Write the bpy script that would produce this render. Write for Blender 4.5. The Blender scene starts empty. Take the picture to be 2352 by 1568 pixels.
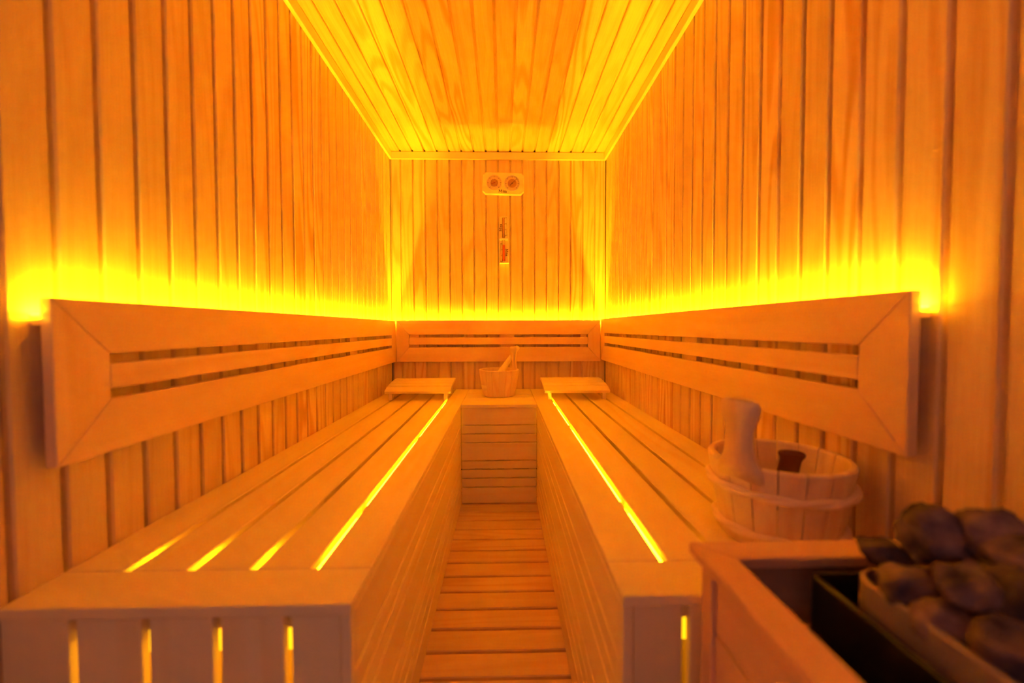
import bpy, bmesh, math, random
from mathutils import Vector, Matrix, noise
random.seed(7)
C = bpy.context.scene.collection
SC = bpy.context.scene
S = 0.084            # one wall-board width in metres; every length below is in board widths
ZF = 11.838          # height of the camera above the floor, in board widths

# ------------------------------------------------------------------ camera
pitch, yaw, roll = 0.03174, 0.02125, -0.00243
cy, sy, cp, sp = math.cos(yaw), math.sin(yaw), math.cos(pitch), math.sin(pitch)
fwd = Vector((sy*cp, cy*cp, -sp)); rgt = Vector((cy, -sy, 0)); up = rgt.cross(fwd)
cr, sr = math.cos(roll), math.sin(roll)
r2 = rgt*cr + up*sr; u2 = -rgt*sr + up*cr
cam = bpy.data.cameras.new('camera'); cam.sensor_width = 36; cam.lens = 36*964.45/2352
cam.clip_start = 0.02; cam.clip_end = 60
cam.dof.use_dof = True; cam.dof.focus_distance = 2.1; cam.dof.aperture_fstop = 1.55
co = bpy.data.objects.new('camera', cam); C.objects.link(co)
M = Matrix((r2, u2, -fwd)).transposed().to_4x4(); M.translation = (0, 0, ZF*S)
co.matrix_world = M
SC.camera = co

# ------------------------------------------------------------------ world and exposure
w = bpy.data.worlds.new('World'); SC.world = w; w.use_nodes = True
w.node_tree.nodes['Background'].inputs[0].default_value = (1.0, 0.50, 0.54, 1)
w.node_tree.nodes['Background'].inputs[1].default_value = 0.22
SC.view_settings.view_transform = 'Standard'; SC.view_settings.look = 'None'
SC.view_settings.gamma = 1; SC.view_settings.use_curve_mapping = False
SC.view_settings.exposure = 0.0
SC.cycles.max_bounces = 11; SC.cycles.diffuse_bounces = 8; SC.cycles.glossy_bounces = 4
SC.cycles.sample_clamp_indirect = 0
LED = (1.0, 0.60, 0.006)
P_BACK = 1000.0        # radiance of the tape behind the backrests
P_UNDER = 60.0       # radiance of the tape under the benches

# ------------------------------------------------------------------ materials
def mat(name):
    m = bpy.data.materials.new(name); m.use_nodes = True
    nt = m.node_tree; return m, nt, nt.nodes['Principled BSDF']

def wood(name, axis, light, dark, vary=0.14, rough=0.55, ring=1.0, bump=0.25):
    """Planed wood: fine stretched fibre and soft growth rings along one axis of the object."""
    m, nt, b = mat(name); N = nt.nodes; L = nt.links
    tc = N.new('ShaderNodeTexCoord'); oi = N.new('ShaderNodeObjectInfo')
    mul = N.new('ShaderNodeVectorMath'); mul.operation = 'SCALE'; mul.inputs[0].default_value = (13.7, 9.1, 17.3)
    L.new(oi.outputs['Random'], mul.inputs['Scale'])
    add = N.new('ShaderNodeVectorMath'); add.operation = 'ADD'
    L.new(tc.outputs['Object'], add.inputs[0]); L.new(mul.outputs[0], add.inputs[1])
    sc = [1.0, 1.0, 1.0]; sc[axis] = 0.10
    mp = N.new('ShaderNodeMapping'); mp.inputs['Scale'].default_value = sc
    L.new(add.outputs[0], mp.inputs['Vector'])
    n1 = N.new('ShaderNodeTexNoise'); n1.inputs['Scale'].default_value = 7.0; n1.inputs['Detail'].default_value = 1.5
    L.new(mp.outputs[0], n1.inputs['Vector'])
    rm = N.new('ShaderNodeMath'); rm.operation = 'MULTIPLY'; rm.inputs[1].default_value = 62.0*ring
    L.new(n1.outputs['Fac'], rm.inputs[0])
    sn = N.new('ShaderNodeMath'); sn.operation = 'SINE'; L.new(rm.outputs[0], sn.inputs[0])
    r1 = N.new('ShaderNodeMapRange'); r1.inputs[1].default_value = -0.2; r1.inputs[2].default_value = 1.0
    L.new(sn.outputs[0], r1.inputs[0])
    sc2 = [1.0, 1.0, 1.0]; sc2[axis] = 0.02
    mp2 = N.new('ShaderNodeMapping'); mp2.inputs['Scale'].default_value = sc2; L.new(add.outputs[0], mp2.inputs['Vector'])
    n2 = N.new('ShaderNodeTexNoise'); n2.inputs['Scale'].default_value = 420.0; n2.inputs['Detail'].default_value = 2.0
    L.new(mp2.outputs[0], n2.inputs['Vector'])
    r2_ = N.new('ShaderNodeMapRange'); r2_.inputs[1].default_value = 0.35; r2_.inputs[2].default_value = 0.75
    L.new(n2.outputs['Fac'], r2_.inputs[0])
    # rings 60 %, fibre 40 %
    a = N.new('ShaderNodeMath'); a.operation = 'MULTIPLY'; L.new(r1.outputs[0], a.inputs[0])
    rr = N.new('ShaderNodeMath'); rr.operation = 'POWER'; L.new(oi.outputs['Random'], rr.inputs[0]); rr.inputs[1].default_value = 2.0
    rq = N.new('ShaderNodeMapRange'); rq.inputs[3].default_value = 0.2; rq.inputs[4].default_value = 0.95; L.new(rr.outputs[0], rq.inputs[0]); L.new(rq.outputs[0], a.inputs[1])
    c = N.new('ShaderNodeMath'); c.operation = 'MULTIPLY_ADD'; c.inputs[1].default_value = 0.35
    L.new(r2_.outputs[0], c.inputs[0]); L.new(a.outputs[0], c.inputs[2])
    mx = N.new('ShaderNodeMix'); mx.data_type = 'RGBA'
    mx.inputs[6].default_value = (*light, 1); mx.inputs[7].default_value = (*dark, 1)
    L.new(c.outputs[0], mx.inputs[0])
    rv = N.new('ShaderNodeMapRange'); rv.inputs[3].default_value = 1-vary; rv.inputs[4].default_value = 1.0
    L.new(oi.outputs['Random'], rv.inputs[0])
    hs = N.new('ShaderNodeHueSaturation'); L.new(rv.outputs[0], hs.inputs['Value']); L.new(mx.outputs[2], hs.inputs['Color'])
    L.new(hs.outputs[0], b.inputs['Base Color'])
    b.inputs['Roughness'].default_value = rough
    b.inputs['Specular IOR Level'].default_value = 0.35
    bp = N.new('ShaderNodeBump'); bp.inputs['Strength'].default_value = bump; bp.inputs['Distance'].default_value = 0.0006
    L.new(c.outputs[0], bp.inputs['Height']); bp.invert = True
    L.new(bp.outputs[0], b.inputs['Normal'])
    return m

PL, PD = (0.91, 0.71, 0.39), (0.72, 0.42, 0.17)       # wall boards: hemlock
AL, AD = (0.94, 0.80, 0.44), (0.91, 0.72, 0.35)       # benches: aspen, lightened to stand in for stronger light on their tops
wall_x, wall_y, wall_z = [wood('wall_wood_%s' % 'xyz'[i], i, PL, PD, 0.16) for i in range(3)]
aspen_x, aspen_y, aspen_z = [wood('bench_wood_%s' % 'xyz'[i], i, AL, AD, 0.07, 0.5, 0.6, 0.15) for i in range(3)]
frame_x, frame_y, frame_z = [wood('backrest_wood_%s' % 'xyz'[i], i, (0.87, 0.62, 0.34), (0.81, 0.53, 0.25), 0.05, 0.5, 0.6, 0.15) for i in range(3)]  # same aspen darkened, imitating the weaker light on the backrests
floor_x = wood('floor_wood', 0, (0.90, 0.66, 0.36), (0.80, 0.48, 0.22), 0.12, 0.5)
stave_w = wood('stave_wood', 2, (0.93, 0.72, 0.44), (0.84, 0.55, 0.30), 0.12, 0.5)
guard_x, guard_y, guard_z = [wood('guard_wood_%s' % 'xyz'[i], i, (0.80, 0.50, 0.30), (0.70, 0.38, 0.20), 0.06, 0.5, 0.6) for i in range(3)]

def plain(name, col, rough=0.5, metal=0.0, spec=0.5):
    m, nt, b = mat(name); b.inputs['Base Color'].default_value = (*col, 1)
    b.inputs['Roughness'].default_value = rough; b.inputs['Metallic'].default_value = metal
    b.inputs['Specular IOR Level'].default_value = spec
    n = nt.nodes.new('ShaderNodeTexNoise'); n.inputs['Scale'].default_value = 90
    r = nt.nodes.new('ShaderNodeMapRange'); r.inputs[3].default_value = max(0, rough-0.06); r.inputs[4].default_value = min(1, rough+0.06)
    nt.links.new(n.outputs['Fac'], r.inputs[0]); nt.links.new(r.outputs[0], b.inputs['Roughness'])
    return m
rope = plain('hoop_willow', (0.95, 0.74, 0.50), 0.45)
darkwood = plain('dark_wood', (0.16, 0.035, 0.015), 0.5)
ink = plain('dark_print', (0.06, 0.018, 0.006), 0.6)
redprint = plain('red_print', (0.45, 0.03, 0.01), 0.6)
black = plain('black_enamel', (0.012, 0.008, 0.010), 0.4)
steel = plain('brushed_steel', (0.40, 0.28, 0.38), 0.36, 0.25)
dialp = plain('dial_paper', (0.93, 0.72, 0.42), 0.4)
dialc = plain('dial_copper', (0.66, 0.34, 0.12), 0.4)
sandm = plain('orange_sand', (0.75, 0.12, 0.02), 0.8)
bright = plain('pale_plastic', (0.85, 0.80, 0.60), 0.3)
rail_m = plain('tape_channel', (0.7, 0.66, 0.6), 0.4)
dust = plain('subfloor', (0.25, 0.14, 0.07), 0.8)

def glass_mat():
    m = bpy.data.materials.new('thin_glass'); m.use_nodes = True; nt = m.node_tree
    nt.nodes.clear(); o = nt.nodes.new('ShaderNodeOutputMaterial'); mx = nt.nodes.new('ShaderNodeMixShader')
    t = nt.nodes.new('ShaderNodeBsdfTransparent'); t.inputs[0].default_value = (1, 1, 1, 1)
    g = nt.nodes.new('ShaderNodeBsdfGlossy'); g.inputs['Roughness'].default_value = 0.04
    f = nt.nodes.new('ShaderNodeFresnel'); f.inputs[0].default_value = 1.2
    nt.links.new(f.outputs[0], mx.inputs[0]); nt.links.new(t.outputs[0], mx.inputs[1]); nt.links.new(g.outputs[0], mx.inputs[2])
    nt.links.new(mx.outputs[0], o.inputs[0]); return m
glass = glass_mat()

def stone_mat():
    m, nt, b = mat('heater_stone'); N = nt.nodes; L = nt.links
    tc = N.new('ShaderNodeTexCoord'); oi = N.new('ShaderNodeObjectInfo')
    add = N.new('ShaderNodeVectorMath'); add.operation = 'ADD'; L.new(tc.outputs['Object'], add.inputs[0]); L.new(oi.outputs['Random'], add.inputs[1])
    n = N.new('ShaderNodeTexNoise'); n.inputs['Scale'].default_value = 22; n.inputs['Detail'].default_value = 8; L.new(add.outputs[0], n.inputs['Vector'])
    cr_ = N.new('ShaderNodeValToRGB'); e = cr_.color_ramp.elements
    e[0].position = 0.36; e[0].color = (0.05, 0.028, 0.05, 1); e[1].position = 0.64; e[1].color = (0.36, 0.22, 0.20, 1)
    L.new(n.outputs['Fac'], cr_.inputs[0])
    rv = N.new('ShaderNodeMapRange'); rv.inputs[3].default_value = 0.35; rv.inputs[4].default_value = 1.25; L.new(oi.outputs['Random'], rv.inputs[0])
    hs = N.new('ShaderNodeHueSaturation'); L.new(rv.outputs[0], hs.inputs['Value']); L.new(cr_.outputs[0], hs.inputs['Color'])
    L.new(hs.outputs[0], b.inputs['Base Color']); b.inputs['Roughness'].default_value = 0.85
    n3 = N.new('ShaderNodeTexNoise'); n3.inputs['Scale'].default_value = 70; n3.inputs['Detail'].default_value = 6; L.new(add.outputs[0], n3.inputs['Vector'])
    bp = N.new('ShaderNodeBump'); bp.inputs['Strength'].default_value = 0.9; bp.inputs['Distance'].default_value = 0.004
    L.new(n3.outputs['Fac'], bp.inputs['Height']); L.new(bp.outputs[0], b.inputs['Normal']); return m
stone_m = stone_mat()

def emit(name, power):
    m, nt, b = mat(name); b.inputs['Base Color'].default_value = (0.8, 0.7, 0.3, 1)
    b.inputs['Emission Color'].default_value = (*LED, 1); b.inputs['Emission Strength'].default_value = power; return m
led_back = emit('led_behind_backrest', P_BACK); led_under = emit('led_under_bench', P_UNDER); led_front = emit('led_inside_bench_end', 1.5)

# ------------------------------------------------------------------ object helpers
def V(x, y, z): return Vector((x*S, y*S, (z+ZF)*S))
def empty(name, label, cat, loc, group=None):
    o = bpy.data.objects.new(name, None); C.objects.link(o); o.empty_display_size = 0.05
    o.location = V(*loc); o['label'] = label; o['category'] = cat
    if group: o['group'] = group
    return o
def worldloc(o):
    p = Vector((0, 0, 0))
    while o: p += o.location; o = o.parent
    return p
def obj(name, bm, m, parent=None, smooth=False, label=None):
    """bm is in world metres; the object keeps its parent's origin."""
    me = bpy.data.meshes.new(name)
    if parent is not None: bmesh.ops.translate(bm, verts=bm.verts, vec=-worldloc(parent))
    bmesh.ops.recalc_face_normals(bm, faces=bm.faces)
    bm.to_mesh(me); bm.free(); me.materials.append(m)
    if smooth:
        for p in me.polygons: p.use_smooth = True
    o = bpy.data.objects.new(name, me); C.objects.link(o)
    if parent is not None: o.parent = parent
    if label: o['label'] = label
    return o
def tag(o, label, cat, group=None):
    o['label'] = label; o['category'] = cat
    if group: o['group'] = group
    return o
def struct(o): o['kind'] = 'structure'; return o

def box(x0, x1, y0, y1, z0, z1, bev=0.03, bm=None):
    bm2 = bmesh.new()
    r = bmesh.ops.create_cube(bm2, size=1.0)
    for v in bm2.verts:
        v.co = V(x0+(v.co.x+.5)*(x1-x0), y0+(v.co.y+.5)*(y1-y0), z0+(v.co.z+.5)*(z1-z0))
    if bev: bmesh.ops.bevel(bm2, geom=bm2.edges[:], offset=bev*S, segments=1, affect='EDGES')
    if bm is None: return bm2
    me = bpy.data.meshes.new('tmp'); bm2.to_mesh(me); bm.from_mesh(me); bpy.data.meshes.remove(me); bm2.free(); return bm
def prism(pts, axis, a0, a1, bev=0.0):
    """Extrude a 2-D outline along an axis. axis 0: pts=(y,z); 1: pts=(x,z); 2: pts=(x,y)."""
    bm = bmesh.new()
    def mk(p, a):
        return V(*((a, p[0], p[1]) if axis == 0 else (p[0], a, p[1]) if axis == 1 else (p[0], p[1], a)))
    A = [bm.verts.new(mk(p, a0)) for p in pts]; B = [bm.verts.new(mk(p, a1)) for p in pts]
    n = len(pts); bm.faces.new(A); bm.faces.new(B[::-1])
    for i in range(n): bm.faces.new((A[i], B[i], B[(i+1) % n], A[(i+1) % n]))
    if bev: bmesh.ops.bevel(bm, geom=bm.edges[:], offset=bev*S, segments=1, affect='EDGES')
    return bm

# ------------------------------------------------------------------ room shell
XL, XR, YB = 9.243, 8.55, 35.094
ZC, ZFL = 14.45, -11.838
Y0 = -1.5
def shell(name, x0, x1, y0, y1, z0, z1):
    return struct(obj(name, box(x0, x1, y0, y1, z0, z1, 0), dust))
wl = shell('wall_left', -XL-1.0, -XL-.22, Y0, YB+1, ZFL-.6, ZC+1)
wr = shell('wall_right', XR+.22, XR+1.0, Y0, YB+1, ZFL-.6, ZC+1)
wb = shell('wall_back', -XL-.22, XR+.22, YB+.22, YB+1, ZFL-.6, ZC+1)
ce = shell('ceiling', -XL-.22, XR+.22, Y0, YB+.22, ZC+.22, ZC+1)
fl = shell('floor', -XL-.22, XR+.22, Y0, YB+.22, ZFL-.9, ZFL-.24)

def plank_mesh(name, length, width, m, mode):
    """Tongue-and-groove board. u across, v out of the wall, l along. mode picks the axes."""
    prof = [(0, -.21), (0, -.15), (.125, -.15), (.13, -.035), (.165, 0), (width-.035, 0), (width-.004, -.03), (width-.004, -.21)]
    bm = bmesh.new()
    def mk(u, v, l):
        u *= S; v *= S; l *= S
        return {'L': (v, u, l), 'R': (-v, u, l), 'B': (u, -v, l), 'C': (u, l, -v), 'F': (l, u, v)}[mode]
    A = [bm.verts.new(mk(u, v, 0)) for u, v in prof]; B = [bm.verts.new(mk(u, v, length)) for u, v in prof]
    n = len(prof); bm.faces.new(A); bm.faces.new(B[::-1])
    for i in range(n): bm.faces.new((A[i], B[i], B[(i+1) % n], A[(i+1) % n]))
    bmesh.ops.recalc_face_normals(bm, faces=bm.faces)
    me = bpy.data.meshes.new(name); bm.to_mesh(me); bm.free(); me.materials.append(m); return me
def place(me, parent, loc):
    o = bpy.data.objects.new('plank', me); C.objects.link(o); o.parent = parent; o.location = V(*loc); return o

me = plank_mesh('plank', ZC-ZFL, 1.0, wall_z, 'L')
for k in range(-10, 26):
    place(me, wl, (-XL+random.uniform(-.006, .006), 8.956+k-.07, ZFL))
me_ = plank_mesh('plank', ZC-ZFL, 35.09-(8.956+26-.07), wall_z, 'L'); place(me_, wl, (-XL, 8.956+26-.07, ZFL))
me = plank_mesh('plank', ZC-ZFL, 1.0, wall_z, 'R')
for k in range(-8, 28):
    place(me, wr, (XR+random.uniform(-.006, .006), 6.989+k-.07, ZFL))
me = plank_mesh('plank', ZC-ZFL, 1.0, wall_z, 'B')
XS = -8.364
place(plank_mesh('plank', ZC-ZFL, XS-.07+XL, wall_z, 'B'), wb, (-XL, YB, ZFL))
for k in range(16): place(me, wb, (XS+k-.07, YB+random.uniform(-.006, .006), ZFL))
place(plank_mesh('plank', ZC-ZFL, XR-(XS+16-.07), wall_z, 'B'), wb, (XS+16-.07, YB, ZFL))
LC = YB-Y0
me = plank_mesh('plank', LC, 1.0, wall_y, 'C')
place(plank_mesh('plank', LC, XS-.07+XL, wall_y, 'C'), ce, (-XL, Y0, ZC))
for k in range(16): place(me, ce, (XS+k-.07, Y0, ZC+random.uniform(-.005, .005)))
place(plank_mesh('plank', LC, XR-(XS+16-.07), wall_y, 'C'), ce, (XS+16-.07, Y0, ZC))
me = plank_mesh('plank', XL+XR, 1.172, floor_x, 'F')
for k in range(30): place(me, fl, (-XL, 33.72-k*1.172, ZFL))

# ceiling trim: a square batten along the three walls, mitred at the corners
def trim(name, pts, m):   # pts: four (x,y) corners of the plan
    bm = bmesh.new()
    A = [bm.verts.new(V(x, y, 13.84)) for x, y in pts]; B = [bm.verts.new(V(x, y, 14.42)) for x, y in pts]
    bm.faces.new(A); bm.faces.new(B[::-1])
    for i in range(4): bm.faces.new((A[i], B[i], B[(i+1) % 4], A[(i+1) % 4]))
    bmesh.ops.bevel(bm, geom=bm.edges[:], offset=.02*S, segments=1, affect='EDGES')
    return struct(obj(name, bm, m))
t = .2
trim('trim_1', [(-XL, Y0), (-XL+t, Y0), (-XL+t, YB-t), (-XL, YB)], aspen_y)
trim('trim_2', [(XR, Y0), (XR-t, Y0), (XR-t, YB-t), (XR, YB)], aspen_y)
trim('trim_3', [(-XL, YB), (-XL+t, YB-t), (XR-t, YB-t), (XR, YB)], aspen_x)

# ------------------------------------------------------------------ benches
ZB = -5.09; TH = .22
SIDE = [(-5.33, -6.47), (-6.53, -7.05), (-7.12, -7.64), (-7.71, -8.86), (-8.94, -9.45), (-9.53, -10.05), (-10.14, -10.66), (-10.75, -11.80)]
def bench(sgn, xin, xw, yf, label, crossbars, gaps, ncut):
    """sgn -1: bench along the left wall, +1: right. xin inner edge, xw wall face, gaps: gap centres from the aisle outwards."""
    b = empty('sauna_bench', label, 'bench', ((xin+xw)/2, yf, ZFL))
    yb = YB-.03; yc = yf+1.19
    def X(a, c): return (min(a, c), max(a, c))
    g = .085
    # front cross board, mitred against the aisle board
    obj('front_board', prism([(xw-sgn*.02, yf), (xin, yf), (xin, yc), (xw-sgn*.02, yc)], 2, ZB-TH, ZB, .02), aspen_x, b)
    edges = [xin] + gaps + [xw]
    for i in range(len(edges)-1):
        a = edges[i] + (sgn*g if i else 0); c = edges[i+1] - (sgn*g if i < len(edges)-2 else sgn*.02)
        x0, x1 = X(a, c); top = ZB+random.uniform(-.006, .006)
        obj('slat', box(x0, x1, yc+.02, yb, top-TH, top, .02), aspen_y, b)
    # cross bars and posts carrying the slats
    for y in crossbars:
        x0, x1 = X(xin+sgn*.35, xw-sgn*.25)
        obj('crossbar', box(x0, x1, y-.25, y+.25, ZB-TH-.55, ZB-TH, .02), aspen_x, b)
        for xx in (xin+sgn*.5, xw-sgn*.55):
            obj('post', box(xx-.22, xx+.22, y-.22, y+.22, ZFL+.02, ZB-TH-.55, .02), aspen_z, b)
    # boards closing the aisle side
    x0, x1 = X(xin, xin+sgn*.2)
    for i, (z1, z0) in enumerate(SIDE):
        if i == 7 and sgn < 0: z0 += .03
        obj('side_board', box(x0, x1, yf+.22, 27.9, z0, z1, .02), aspen_y, b)
    x0, x1 = X(xin, xin+sgn*.2)
    obj('corner_post', box(x0, x1, yf+.005, yf+.215, ZFL+.02, ZB-TH, .02), aspen_z, b)
    # upright boards closing the end towards the door
    lim = [xin+sgn*.21] + gaps + [xw]
    for i in range(len(lim)-1):
        a = lim[i] + (sgn*.075 if i else 0); c = lim[i+1] - (sgn*.075 if i < len(lim)-2 else sgn*.02)
        x0, x1 = X(a, c)
        obj('end_board', box(x0, x1, yf+.05, yf+.25, ZFL+.02, ZB-TH-.01, .02), aspen_z, b)
    x0, x1 = X(xin+sgn*.22, xw-sgn*.25)
    obj('top_rail', box(x0, x1, yf+.27, yf+.62, ZB-TH-.4, ZB-TH, .02), aspen_x, b)
    obj('middle_rail', box(x0, x1, yf+2.05, yf+2.25, -10.2, -5.6, .02), aspen_x, b)
    x0, x1 = X(gaps[0]+sgn*.45, gaps[0]+sgn*.65)
    ys = [yf+2.3]+[c for c in crossbars]+[30.6]
    for y0, y1 in zip(ys, ys[1:]):
        obj('light_baffle', box(x0, x1, y0+.27, y1-.27, -8.0, ZB-TH-.005, .02), aspen_y, b)  # unseen baffle, added to keep strip light out of the outer gaps
    return b
bl = bench(-1, -2.83, -XL, 7.66, 'long pale wooden sauna bench along the left wall, its slotted end fully in view', [12.3, 20.3, 27.6], [-4.02, -5.32, -6.62, -7.94], 4)
br = bench(+1, 2.26, XR, 7.76, 'long pale wooden sauna bench along the right wall, behind the heater guard', [12.4, 22.5, 28.3], [3.50, 4.80, 6.12, 7.42], 4)

# short bench joining the two at the back wall
sb = empty('back_bench', 'short low bench between the two long benches against the back wall, carrying the far bucket', 'bench', (-.28, 28, ZFL))
ys = [27.86, 29.24, 30.66, 32.08, 33.5, YB-.03]
for i in range(5):
    obj('slat', box(-2.81, 2.24, ys[i], ys[i+1]-(.05 if i == 0 else .02), ZB-TH, ZB, .02), aspen_x, sb)
for (z1, z0) in SIDE:
    obj('front_slat', box(-2.80, 2.22, 28.0, 28.2, max(z0, ZFL+.02), z1, .02), aspen_x, sb)
for x0, x1 in ((-2.78, -1.96), (-.88, -.43), (.05, .62), (1.73, 2.2)):
    obj('batten', box(x0, x1, 28.21, 28.5, ZFL+.02, ZB-TH, .02), aspen_z, sb)

# ------------------------------------------------------------------ backrests
def backrest(axis, plane, out, a0, a1, z0, z1, label, battens, rail=1.16, sw=1.2, slot=None, ledge=0):
    """axis 0: runs along X at y=plane; axis 1: runs along Y at x=plane. out: direction into the wall."""
    b = empty('backrest', label, 'backrest', ((plane, (a0+a1)/2, z0) if axis else ((a0+a1)/2, plane, z0)))
    th = .23; p0, p1 = plane, plane+out*th
    def pr(pts, mt, name):   # pts (a,z)
        if axis: bm = prism(pts, 0, min(p0, p1), max(p0, p1), .018)
        else: bm = prism(pts, 1, min(p0, p1), max(p0, p1), .018)
        obj(name, bm, mt, b)
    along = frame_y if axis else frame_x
    s1 = z1-rail; s0 = z0+rail*1.0
    if slot: s0, s1 = slot
    e = .006
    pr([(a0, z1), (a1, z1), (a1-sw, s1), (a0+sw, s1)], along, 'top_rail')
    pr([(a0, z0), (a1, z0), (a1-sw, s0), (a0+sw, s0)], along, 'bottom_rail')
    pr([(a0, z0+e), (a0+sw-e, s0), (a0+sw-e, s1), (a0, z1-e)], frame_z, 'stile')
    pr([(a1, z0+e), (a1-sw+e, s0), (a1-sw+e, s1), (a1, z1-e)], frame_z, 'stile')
    h = s1-s0
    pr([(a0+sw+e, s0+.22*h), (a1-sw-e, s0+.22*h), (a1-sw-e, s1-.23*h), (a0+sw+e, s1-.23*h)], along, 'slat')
    q0, q1 = sorted((p1, plane+out*.44))
    zl = ledge
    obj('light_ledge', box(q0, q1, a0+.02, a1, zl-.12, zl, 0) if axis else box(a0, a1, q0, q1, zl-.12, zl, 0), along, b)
    for c, wd in battens:
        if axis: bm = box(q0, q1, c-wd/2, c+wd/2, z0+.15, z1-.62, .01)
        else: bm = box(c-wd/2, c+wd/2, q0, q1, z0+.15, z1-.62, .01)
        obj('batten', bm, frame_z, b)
    return b
G = .45
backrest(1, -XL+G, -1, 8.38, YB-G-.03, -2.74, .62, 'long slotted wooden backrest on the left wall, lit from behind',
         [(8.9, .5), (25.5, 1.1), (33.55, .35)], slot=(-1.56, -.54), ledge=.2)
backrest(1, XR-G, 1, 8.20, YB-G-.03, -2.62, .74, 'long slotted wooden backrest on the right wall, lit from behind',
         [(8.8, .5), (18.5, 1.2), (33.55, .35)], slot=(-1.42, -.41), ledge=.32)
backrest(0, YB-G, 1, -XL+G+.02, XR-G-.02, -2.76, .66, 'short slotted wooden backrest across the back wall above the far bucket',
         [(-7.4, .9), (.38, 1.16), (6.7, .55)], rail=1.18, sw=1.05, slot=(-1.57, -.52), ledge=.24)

# ------------------------------------------------------------------ light tapes
def tape(label, x0, x1, y0, y1, z, m, breaks=()):
    """Aluminium channel with a glowing diffuser on top; interrupted where a crossbar passes."""
    t_ = empty('light_strip', label, 'light', ((x0+x1)/2, (y0+y1)/2, z-.08))
    ys = [y0]+[v for c in breaks for v in (c-.27, c+.27)]+[y1]
    for a, c in zip(ys[::2], ys[1::2]):
        obj('channel', box(x0, x1, a, c, z-.08, z-.02, 0), rail_m, t_)
        lx = .02 if (x1-x0) < 1 else 0; ly = .02 if (c-a) < 1 else 0
        bm = bmesh.new(); vs = [bm.verts.new(V(x, y, z)) for x, y in ((x0+lx, a+ly), (x1-lx, a+ly), (x1-lx, c-ly), (x0+lx, c-ly))]
        bm.faces.new(vs); o = obj('diffuser', bm, m, t_)
        if o.data.polygons[0].normal.z < 0: o.data.flip_normals()
    return t_
tape('amber light strip glowing behind the left backrest', -XL+.09, -XL+.16, 8.3, YB-.25, .29, led_back)
tape('amber light strip glowing behind the right backrest', XR-.16, XR-.09, 8.15, YB-.25, .41, led_back)
tape('amber light strip glowing behind the backrest on the back wall', -XL+.3, XR-.3, YB-.16, YB-.09, .33, led_back)
tape('amber light strip shining up through the aisle-side gap of the left bench', -4.38, -4.12, 9.70, 30.6, -5.46, led_under, (12.3, 20.3, 27.6))
tape('amber light strip shining up through the aisle-side gap of the right bench', 3.58, 3.84, 9.45, 30.6, -5.46, led_under, (12.4, 22.5, 28.3))
tape('short amber light strip behind the near ends of the outer gaps of the left bench', -8.9, -4.12, 9.48, 9.66, -5.46, led_under)
def panel_light(label, x0, x1, y, z0, z1):
    t_ = empty('bench_lamp', label, 'light', ((x0+x1)/2, y, z0))
    obj('diffuser', box(x0, x1, y-.06, y-.02, z0, z1, 0), led_front, t_)
    obj('back_plate', box(x0-.06, x1+.06, y-.02, y, z0-.06, z1+.06, .005), rail_m, t_)
panel_light('glowing panel behind the upright slots in the near end of the left bench', -9.0, -3.3, 9.70, -7.45, -6.8)
panel_light('glowing panel behind the upright slot in the near end of the right bench', 2.6, 8.2, 9.80, -7.45, -6.8)

# ------------------------------------------------------------------ headrests
def headrest(x0, x1, label):
    h = empty('headrest', label, 'headrest', ((x0+x1)/2, 31.3, ZB))
    prof = [(29.62, -4.62), (30.42, -4.36), (31.12, -4.25), (31.82, -4.16), (32.52, -4.10), (33.2, -4.10)]
    for i in range(5):
        (ya, za), (yb_, zb) = prof[i], prof[i+1]
        yb_ -= .12
        d = Vector((0, yb_-ya, zb-za)).normalized(); n = Vector((0, -d.z, d.y))*.2
        obj('slat', prism([(ya, za), (yb_, zb), (yb_+n.y, zb+n.z-.0), (ya+n.y, za+n.z)], 0, x0, x1, .02), aspen_x, h)
    for xx in (x0+.25, x1-.5):
        pts = [(29.75, ZB+.005), (30.1, ZB+.005), (30.1, -4.75), (32.5, -4.6), (32.5, ZB+.005), (32.9, ZB+.005), (32.95, -4.12),
               (32.5, -4.11), (31.82, -4.17), (31.12, -4.26), (30.42, -4.37), (29.75, -4.6)]
        obj('side_rail', prism(pts, 0, xx, xx+.26, 0), aspen_y, h)
    return h
headrest(-8.36, -3.72, 'curved slatted wooden headrest lying on the far end of the left bench')
headrest(2.93, 7.60, 'curved slatted wooden headrest lying on the far end of the right bench')

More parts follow.
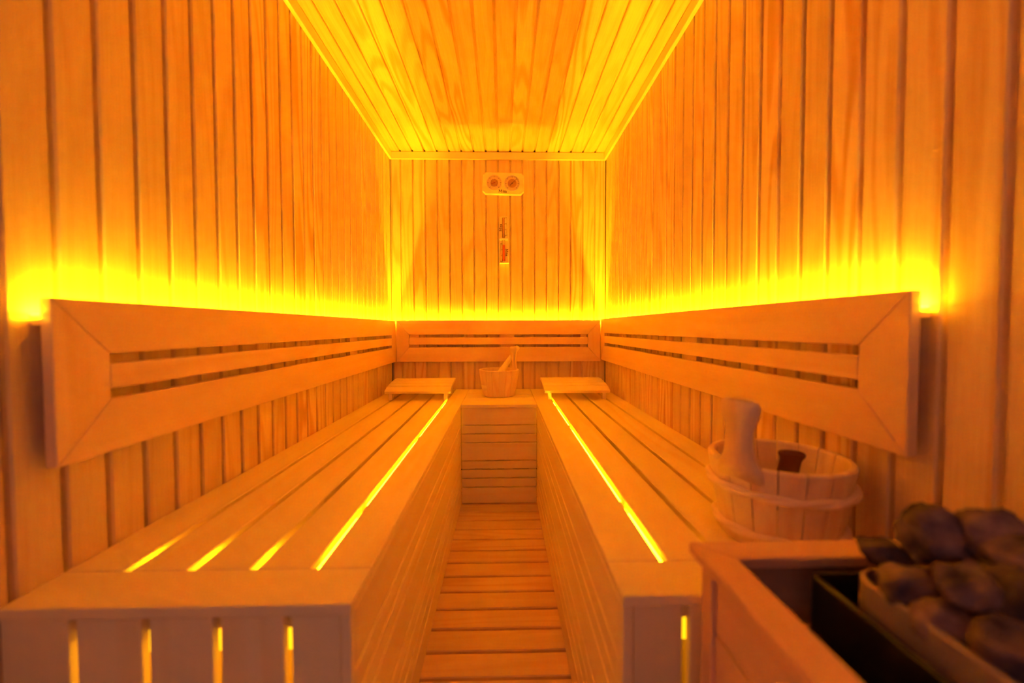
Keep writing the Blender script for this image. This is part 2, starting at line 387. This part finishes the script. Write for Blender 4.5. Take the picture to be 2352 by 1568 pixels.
# ------------------------------------------------------------------ buckets
def bucket(cx, cy_, label, hang, hoops, scale=1.0, hw=.33, rise=1.5, head=1.25):
    """Tapered stave bucket; one stave runs up as a handle at angle hang."""
    rb, rt, H = 1.24*scale, 1.56*scale, 1.99; th = .17
    b = empty('bucket', label, 'bucket', (cx, cy_, ZB))
    n = 18; seg = 2*math.pi/n
    z0, z1 = ZB+.01, ZB+H
    for i in range(n):
        a0 = hang - seg/2 + i*seg + .008; a1 = a0 + seg - .016
        bm = bmesh.new(); K = 3; rows = []
        zz = [z0, z0+.06, (z0+z1)/2, z1-.05, z1]
        def ring(z, inner):
            f = (z-ZB)/H; r = rb+(rt-rb)*f
            e = .05 if z in (z0, z1) else 0
            r = r-th+e*.5 if inner else r-e
            return [bm.verts.new(V(cx+r*math.cos(a0+(a1-a0)*k/K), cy_+r*math.sin(a0+(a1-a0)*k/K), z)) for k in range(K+1)]
        O = [ring(z, False) for z in zz]; I = [ring(z, True) for z in zz]
        for j in range(4):
            for k in range(K):
                bm.faces.new((O[j][k], O[j][k+1], O[j+1][k+1], O[j+1][k])); bm.faces.new((I[j][k+1], I[j][k], I[j+1][k], I[j+1][k+1]))
            bm.faces.new((O[j][0], O[j+1][0], I[j+1][0], I[j][0])); bm.faces.new((O[j][K], I[j][K], I[j+1][K], O[j+1][K]))
        for k in range(K):
            bm.faces.new((O[4][k], O[4][k+1], I[4][k+1], I[4][k])); bm.faces.new((O[0][k+1], O[0][k], I[0][k], I[0][k+1]))
        obj('stave', bm, stave_w, b)
    # bottom
    bm = bmesh.new(); bmesh.ops.create_cone(bm, cap_ends=True, segments=32, radius1=(rb-.14)*S, radius2=(rb-.12)*S, depth=.15*S)
    bmesh.ops.translate(bm, verts=bm.verts, vec=V(cx, cy_, ZB+.2)); obj('bottom', bm, stave_w, b)
    # handle: the long stave, flaring into the rim and ending in a rounded head
    hs = [(z1-.35, .52), (z1-.06, .50), (z1+.06, .44), (z1+.22, .36), (z1+.45, .31), (z1+.7, .30), (z1+.92, .34), (z1+1.12, .42), (z1+1.3, .455), (z1+1.42, .43), (z1+1.5, .32), (z1+1.52, .12)]
    k_ = rise/1.52
    hs = [(z1+(z-z1)*(k_ if z > z1 else 1), w_*hw/.33*(1.0)) for z, w_ in hs]
    bm = bmesh.new(); er = Vector((math.cos(hang), math.sin(hang), 0)); et = Vector((-er.y, er.x, 0))
    R_ = []
    for z, w_ in hs:
        r = rb+(rt-rb)*min(1.05, (z-ZB)/H)
        row = []
        for rr, s_ in ((r+.02, -1), (r+.02, 1), (r-th+.0, 1), (r-th+.0, -1)):
            bow = 0
            row.append(bm.verts.new(V(cx+er.x*(rr-bow)+et.x*w_*s_, cy_+er.y*(rr-bow)+et.y*w_*s_, z)))
        R_.append(row)
    for j in range(len(R_)-1):
        for q in range(4): bm.faces.new((R_[j][q], R_[j][(q+1) % 4], R_[j+1][(q+1) % 4], R_[j+1][q]))
    bm.faces.new(R_[0]); bm.faces.new(R_[-1][::-1])
    bmesh.ops.bevel(bm, geom=bm.edges[:], offset=.025*S, segments=2, affect='EDGES')
    obj('handle', bm, stave_w, b, True)
    for zh, rr in hoops:
        f = (zh-ZB)/H; r = rb+(rt-rb)*f+rr*.75
        for strand in (0, 1):
            bm = bmesh.new(); N_ = 96; m_ = 8; rows = []
            for i in range(N_):
                a = 2*math.pi*i/N_; ph = a*5+strand*math.pi
                rc = r+.03*math.cos(ph); zc = zh+.045*math.sin(ph)
                rows.append([bm.verts.new(V(cx+(rc+rr*math.cos(t_))*math.cos(a), cy_+(rc+rr*math.cos(t_))*math.sin(a), zc+rr*math.sin(t_))) for t_ in [2*math.pi*q/m_ for q in range(m_)]])
            for i in range(N_):
                for q in range(m_): bm.faces.new((rows[i][q], rows[(i+1) % N_][q], rows[(i+1) % N_][(q+1) % m_], rows[i][(q+1) % m_]))
            obj('hoop', bm, rope, b, True)
    return b
bucket(-.32, 31.75, 'plain wooden stave bucket with one upright handle on the back bench', math.radians(40), [], 0.98, .26, 1.7)
bucket(6.72, 10.06, 'wooden stave bucket with twisted hoops on the right bench behind the heater', math.radians(207), [(-3.72, .075), (-4.70, .075)])

# ladle leaning in the far bucket: flat handle with a small bowl resting inside
def ladle(p0, p1, label, m, w0=.26, w1=.15, bowl=True):
    p0, p1 = Vector(p0), Vector(p1); d = (p1-p0).normalized(); side = d.cross(Vector((0, 1, 0))).normalized(); n = side.cross(d)
    l = empty('ladle', label, 'ladle', p0)
    bm = bmesh.new(); R_ = []; Ln = (p1-p0).length
    for f, w_, t_ in ((0, w0*.7, .06), (.1, w0, .08), (.5, (w0+w1)/2, .08), (.85, w1, .08), (.93, w1*1.3, .09), (.98, w1*1.2, .08), (1, w1*.5, .04)):
        c = p0+d*Ln*f
        R_.append([bm.verts.new(V(*(c+side*w_*a+n*t_*b_))) for a, b_ in ((-1, -1), (1, -1), (1, 1), (-1, 1))])
    for j in range(len(R_)-1):
        for q in range(4): bm.faces.new((R_[j][q], R_[j][(q+1) % 4], R_[j+1][(q+1) % 4], R_[j+1][q]))
    bm.faces.new(R_[0]); bm.faces.new(R_[-1][::-1])
    bmesh.ops.bevel(bm, geom=bm.edges[:], offset=.02*S, segments=2, affect='EDGES')
    obj('handle', bm, m, l, True)
    if bowl:
        bm = bmesh.new(); N_ = 20; prof = [(0, -.35), (.3, -.33), (.45, -.15), (.48, .1), (.42, .1), (.38, -.1), (.25, -.24), (0, -.26)]
        rows = [[bm.verts.new(V(p0.x-.25+r*math.cos(2*math.pi*i/N_), p0.y+r*math.sin(2*math.pi*i/N_), p0.z+z)) for i in range(N_)] for r, z in prof[1:-1]]
        for j in range(len(rows)-1):
            for i in range(N_): bm.faces.new((rows[j][i], rows[j][(i+1) % N_], rows[j+1][(i+1) % N_], rows[j+1][i]))
        bm.faces.new(rows[0]); bm.faces.new(rows[-1][::-1])
        obj('bowl', bm, m, l, True)
    return l
ladle((-.9, 31.2, -4.3), (1.22, 33.55, -1.45), 'wooden ladle leaning in the far bucket, its handle crossing behind the bucket handle', aspen_z)
ladle((6.85, 10.2, -4.55), (7.02, 9.95, -2.98), 'dark brown wooden ladle standing inside the near bucket', darkwood, .24, .24, False)

# ------------------------------------------------------------------ thermometer plate and sand timer
def text(s, size, loc, parent, m, name='lettering', rot=0.0, align='CENTER', depth=.006):
    cu = bpy.data.curves.new(name, 'FONT'); cu.body = s; cu.size = 1.0; cu.extrude = depth/size; cu.offset = .012
    cu.align_x = align; cu.align_y = 'CENTER'; cu.resolution_u = 3
    word = s[0] == 'M'
    if word: cu.body = s[1:]; cu.align_x = 'LEFT'; cu.align_y = 'BOTTOM_BASELINE'; cu.offset = .016
    o = bpy.data.objects.new(name, cu); C.objects.link(o); o.parent = parent; cu.materials.append(m)
    me = bpy.data.meshes.new_from_object(o.evaluated_get(bpy.context.evaluated_depsgraph_get())); bpy.data.objects.remove(o)
    if word:      # slab-serif capital set before the lower-case letters
        bm = bmesh.new(); bm.from_mesh(me); bmesh.ops.translate(bm, verts=bm.verts, vec=(.98, 0, 0)); d = depth/size
        for q in (((.09, 0), (.21, 0), (.21, .68), (.09, .68)), ((.69, 0), (.81, 0), (.81, .68), (.69, .68)),
                  ((.09, .68), (.25, .68), (.49, .10), (.41, .10)), ((.81, .68), (.65, .68), (.41, .10), (.49, .10)),
                  ((.0, 0), (.30, 0), (.30, .07), (.0, .07)), ((.60, 0), (.90, 0), (.90, .07), (.60, .07)),
                  ((.0, .61), (.2, .61), (.2, .68), (.0, .68)), ((.7, .61), (.9, .61), (.9, .68), (.7, .68))):
            bm.faces.new([bm.verts.new((x_, y_, d)) for x_, y_ in q])
        bmesh.ops.translate(bm, verts=bm.verts, vec=(-1.12, -.34, 0)); bm.to_mesh(me); bm.free()
    me.transform(Matrix.Scale(size*S, 4))
    o = bpy.data.objects.new(name, me); C.objects.link(o); o.parent = parent
    o.location = V(*loc)-worldloc(parent); o.rotation_euler = (math.pi/2, rot, 0); return o
def disc(x, y, z, r, t_, m, name, parent, seg=32, hole=0.0):
    bm = bmesh.new()
    if hole:
        A = []
        for rr, yy in ((r, y), (r, y-t_), (hole, y-t_), (hole, y)):
            A.append([bm.verts.new(V(x+rr*math.cos(2*math.pi*i/seg), yy, z+rr*math.sin(2*math.pi*i/seg))) for i in range(seg)])
        for j in range(4):
            for i in range(seg): bm.faces.new((A[j][i], A[j][(i+1) % seg], A[(j+1) % 4][(i+1) % seg], A[(j+1) % 4][i]))
    else:
        bmesh.ops.create_cone(bm, cap_ends=True, segments=seg, radius1=r*S, radius2=r*S, depth=t_*S, matrix=Matrix.Rotation(math.pi/2, 4, 'X'))
        bmesh.ops.translate(bm, verts=bm.verts, vec=V(x, y-t_/2, z))
    return obj(name, bm, m, parent)
YW = YB-.004
th = empty('thermometer', 'wooden plate with two round gauges high on the back wall', 'thermometer', (.06, YW, 11.86))
pc = (.06, 11.86); hw_, hh, c_ = 1.70, .90, .24
outer = [(-hw_+c_, -hh), (hw_-c_, -hh), (hw_, -hh+c_), (hw_, hh-c_), (hw_-c_, hh), (-hw_+c_, hh), (-hw_, hh-c_), (-hw_, -hh+c_)]
bm = bmesh.new(); rings = []
a_ = -.022
def rot2(p): return (pc[0]+p[0]*math.cos(a_)-p[1]*math.sin(a_), pc[1]+p[0]*math.sin(a_)+p[1]*math.cos(a_))
for dy, k_ in ((0, 1.0), (-.18, 1.0), (-.25, .955)):
    rings.append([bm.verts.new(V(rot2((x*(k_ if k_ == 1 else 1-.045*.6), z*(1 if k_ == 1 else .94)))[0], YW+dy, rot2((x*(1 if k_ == 1 else .973), z*(1 if k_ == 1 else .94)))[1])) for x, z in outer])
for j in range(2):
    for i in range(8): bm.faces.new((rings[j][i], rings[j][(i+1) % 8], rings[j+1][(i+1) % 8], rings[j+1][i]))
bm.faces.new(rings[0]); bm.faces.new(rings[2][::-1]); obj('plate', bm, aspen_x, th)
YP = YW-.25
for gi, (gx, gz) in enumerate(((-.68, 11.90), (.78, 11.86))):
    d = disc(gx, YP, gz, .61, .03, dialp, 'dial', th)
    disc(gx, YP-.03, gz, .64, .05, rail_m if gi else dialp, 'bezel', d, hole=.60)
    disc(gx, YP-.03, gz, .36 if gi else .30, .008, dialc, 'dial_centre', d, 28)
    bm = bmesh.new()
    for i in range(31):
        a = math.radians(225-i*9); big = i % 5 == 0
        r0, r1 = (.46 if big else .50), .57; w_ = .016 if big else .007
        ca, sa = math.cos(a), math.sin(a)
        q = [V(gx+r*ca-s_*w_*sa, YP-.033, gz+r*sa+s_*w_*ca) for r, s_ in ((r0, -1), (r1, -1), (r1, 1), (r0, 1))]
        bm.faces.new([bm.verts.new(v) for v in q])
        if not gi and i % 3 == 0:
            q = [V(gx+r*ca-s_*.012*sa, YP-.042, gz+r*sa+s_*.012*ca) for r, s_ in ((.24, -1), (.32, -1), (.32, 1), (.24, 1))]
            bm.faces.new([bm.verts.new(v) for v in q])
    o = obj('scale_marks', bm, ink, d); o['kind'] = 'stuff'
    a = math.radians(24 if gi == 0 else 45); ca, sa = math.cos(a), math.sin(a)
    bm = bmesh.new(); vs = []
    for r, s_ in ((-.24, -1), (.30 if gi == 0 else .48, -.25), (.30 if gi == 0 else .48, .25), (-.24, 1)):
        vs.append(V(gx+r*ca-s_*.022*sa, YP-.05, gz+r*sa+s_*.022*ca))
    f_ = bm.faces.new([bm.verts.new(v) for v in vs]); e_ = bmesh.ops.extrude_face_region(bm, geom=[f_])
    bmesh.ops.translate(bm, verts=[v for v in e_['geom'] if isinstance(v, bmesh.types.BMVert)], vec=(0, -.008*S, 0))
    obj('needle', bm, redprint if gi == 0 else ink, d)
    disc(gx, YP-.05, gz, .045, .02, redprint if gi == 0 else ink, 'hub', d, 16)
    disc(gx, YP-.075, gz, .605, .006, glass, 'glass_cover', d)
text('Misa', .34, (.04, YP-.003, 11.24), th, ink, rot=.022)

st = empty('sand_timer', 'narrow wooden sand timer with glass tube below the round gauges', 'timer', (.07, YW, 5.4))
for x0, x1, z0, z1 in ((-.27, .39, 7.42, 9.21), (-.24, .45, 5.42, 7.26)):
    obj('back_plate', box(x0, x1, YW-.10, YW, z0, z1, .015), aspen_z, st)
obj('centre_band', box(-.28, .43, YW-.30, YW, 7.26, 7.42, .03), bright, st)
obj('ledge', box(-.25, .50, YW-.32, YW, 5.34, 5.42, .015), bright, st)
obj('top_cap', box(-.10, .18, YW-.26, YW-.10, 9.1, 9.22, .02), aspen_x, st)
def tube(z0, z1, r, m, name, parent, x=.07, neck=None):
    bm = bmesh.new(); N_ = 16; rows = []
    prof = [(z0, r*.6), (z0+.06, r), (z1-.06, r), (z1, r*.6)]
    for z, rr in prof: rows.append([bm.verts.new(V(x+rr*math.cos(2*math.pi*i/N_), YW-.22+rr*math.sin(2*math.pi*i/N_), z)) for i in range(N_)])
    for j in range(3):
        for i in range(N_): bm.faces.new((rows[j][i], rows[j][(i+1) % N_], rows[j+1][(i+1) % N_], rows[j+1][i]))
    bm.faces.new(rows[0]); bm.faces.new(rows[-1][::-1]); return obj(name, bm, m, parent, True)
tube(7.42, 9.1, .105, glass, 'glass_tube', st); g2 = tube(5.5, 7.26, .12, glass, 'glass_tube', st)
tube(5.53, 6.88, .085, sandm, 'sand', st)
obj('slot', box(-.05, .15, YW-.106, YW-.101, 7.44, 9.08, 0), darkwood if False else dialc, st)
obj('foot_ring', box(-.03, .19, YW-.31, YW-.12, 5.42, 5.5, .02), bright, st)
text('Misa', .30, (-.185, YW-.102, 8.33), st, ink, rot=-math.pi/2)
text('Misa', .30, (.345, YW-.102, 6.22), st, ink, rot=math.pi/2)
bm = bmesh.new()
def tick(x0, x1, z, h=.022):
    bm.faces.new([bm.verts.new(V(x, YW-.103, zz)) for x, zz in ((x0, z-h), (x1, z-h), (x1, z+h), (x0, z+h))])
for i in range(16):
    tick(.31, .36, 9.1-i*.097); tick(-.21, -.16, 6.98-i*.097)
o = obj('scale_marks', bm, ink, st); o['kind'] = 'stuff'
for i, n_ in enumerate((15, 10, 5, 0)):
    text(str(n_), .15, (.24, YW-.102, 9.1-i*.485), st, ink, 'numeral')
    text(str(15-n_), .15, (-.08, YW-.102, 6.98-i*.485), st, ink, 'numeral', rot=math.pi)

# ------------------------------------------------------------------ heater, its wooden guard and the stones
gd = empty('heater_guard', 'wooden guard frame around the heater in the near right corner', 'guard', (5.9, 5.0, ZFL))
GX0, GX1, GY0, GY1, GZ = 3.33, XR-.02, 1.9, 7.36, -3.84
rw = .57
def rail(pts, m): obj('top_rail', prism(pts, 2, GZ-.19, GZ, .02), m, gd)
rail([(GX0, GY1), (GX1, GY1), (GX1, GY1-rw), (GX0+rw, GY1-rw)], guard_x)
rail([(GX0, GY1), (GX0+rw, GY1-rw), (GX0+rw, GY0+rw), (GX0, GY0)], guard_y)
rail([(GX0, GY0), (GX0+rw, GY0+rw), (GX1, GY0+rw), (GX1, GY0)], guard_x)
for y0 in (GY1-.5, GY0+.1):
    obj('post', box(GX0+.17, GX0+.52, y0, y0+.36, ZFL+.02, GZ-.19, .02), guard_z, gd)
    obj('post', box(GX1-.5, GX1-.14, y0, y0+.36, ZFL+.02, GZ-.19, .02), guard_z, gd)
z = GZ-.2
while z > ZFL+1.2:
    obj('side_board', box(GX0+.24, GX0+.4, GY0+.46, GY1-.5, z-1.10, z, .02), guard_y, gd)
    obj('back_board', box(GX0+.53, GX1-.51, GY1-.36, GY1-.2, z-1.10, z, .02), guard_x, gd)
    obj('front_board', box(GX0+.53, GX1-.51, GY0+.2, GY0+.36, z-1.10, z, .02), guard_x, gd)
    z -= 1.16

ht = empty('sauna_heater', 'black electric sauna heater with a rounded steel stone basket in the near right corner', 'heater', (6.5, 4.6, ZFL))
def rrect(x0, x1, y0, y1, r, seg=6):
    pts = []
    for cx, cy_, a in ((x1-r, y1-r, 0), (x0+r, y1-r, 90), (x0+r, y0+r, 180), (x1-r, y0+r, 270)):
        for i in range(seg+1):
            t_ = math.radians(a+90*i/seg); pts.append((cx+r*math.cos(t_), cy_+r*math.sin(t_)))
    return pts
def tub(x0, x1, y0, y1, r, z0, z1, th_, m, name, lip=0.0):
    o_ = rrect(x0, x1, y0, y1, r); i_ = rrect(x0+th_, x1-th_, y0+th_, y1-th_, max(.02, r-th_)); n = len(o_)
    bm = bmesh.new()
    rows = [[bm.verts.new(V(*p, z)) for p in q] for q, z in ((o_, z0), (o_, z1-.03), (rrect(x0+.02, x1-.02, y0+.02, y1-.02, r), z1), (i_, z1), (i_, z0+.1))]
    for j in range(4):
        for i in range(n): bm.faces.new((rows[j][i], rows[j][(i+1) % n], rows[j+1][(i+1) % n], rows[j+1][i]))
    bm.faces.new(rows[0]); bm.faces.new(rows[-1][::-1]); return obj(name, bm, m, ht)
tub(4.92, 8.02, 2.75, 6.58, .14, ZFL+1.6, -3.95, .07, black, 'casing')
tub(5.27, 7.86, 2.95, 6.26, .42, -8.6, -3.70, .07, steel, 'stone_basket')
for lx in (5.1, 7.7):
    for ly in (2.9, 6.3): obj('foot', box(lx-.1, lx+.1, ly-.1, ly+.1, ZFL+.01, ZFL+1.6, .02), black, ht)

def stone(x, y, z, rx, ry, rz, seed, label, group=None, cut=.5):
    bm = bmesh.new(); bmesh.ops.create_icosphere(bm, subdivisions=4, radius=1.0)
    off = Vector((seed*3.1, seed*1.7, seed*5.3)); rnd = random.Random(seed)
    planes = [(Vector((rnd.gauss(0, 1), rnd.gauss(0, 1), rnd.gauss(0, 1))).normalized(), rnd.uniform(.62, .86)) for _ in range(11)]
    for v in bm.verts:
        for n_, d_ in planes:
            q = v.co.dot(n_)
            if q > d_: v.co -= n_*(q-d_)*.9
        v.co += v.co.normalized()*(noise.noise(v.co*1.6+off)*.20+noise.noise(v.co*5+off)*.09+noise.noise(v.co*13+off)*.018)
    Rm = Matrix.Rotation(rnd.uniform(0, 6), 3, 'Z') @ Matrix.Rotation(rnd.uniform(-.5, .5), 3, 'X')
    for v in bm.verts:
        c = Vector((v.co.x*rx, v.co.y*ry, v.co.z*rz)); v.co = (Rm @ c)*S
    bmesh.ops.recalc_face_normals(bm, faces=bm.faces)
    me = bpy.data.meshes.new('stone'); bm.to_mesh(me); bm.free(); me.materials.append(stone_m)
    for p in me.polygons: p.use_smooth = True
    o = bpy.data.objects.new('stone', me); C.objects.link(o); o.location = V(x, y, z); tag(o, label, 'stone', group); return o
top = [
 (5.66, 6.05, -3.38, .34, .30, .22, 11, 'small dark brown stone at the far left edge of the heater pile'),
 (6.10, 5.72, -2.98, .52, .46, .44, 12, 'large grey-brown rounded stone standing highest at the back left of the pile'),
 (6.62, 5.45, -2.82, .50, .44, .34, 13, 'dark brown stone with bluish shadow at the top right of the pile'),
 (5.80, 5.02, -3.22, .38, .36, .26, 14, 'dark bluish stone in the middle of the pile'),
 (5.60, 5.62, -3.62, .38, .36, .30, 15, 'greyish stone just inside the rounded corner of the basket'),
 (5.66, 5.10, -3.78, .40, .42, .34, 16, 'big violet-grey stone resting low against the left side of the basket'),
 (6.20, 4.72, -3.22, .46, .42, .40, 17, 'large olive-brown stone below the dark bluish one'),
 (5.72, 4.38, -3.62, .44, .40, .34, 18, 'dark stone nearest the camera along the basket edge'),
 (6.5, 4.95, -2.92, .40, .36, .32, 19, 'brown stone at the right edge of the frame under the top stone'),
]
for a in top: stone(*a[:3], a[3]*1.04, a[4]*1.04, a[5]*1.04, a[6], a[7])
k = 0
for j, y in enumerate((3.4, 4.15, 4.9, 5.65)):
    for i, x in enumerate((5.75, 6.45, 7.2)):
        k += 1; stone(x+random.uniform(-.05, .05), y, -4.35, .42, .42, .36, 40+k, 'dark stone buried in the lower layer of the heater pile', 'lower heater stones')
for i, (x, y, z) in enumerate(((6.9, 4.3, -3.6), (7.2, 5.0, -3.5), (7.2, 5.75, -3.5), (6.3, 3.8, -3.6), (6.9, 3.5, -3.7), (5.8, 3.6, -3.7))):
    stone(x, y, z, .40, .40, .34, 70+i, 'dark stone buried in the lower layer of the heater pile', 'lower heater stones')
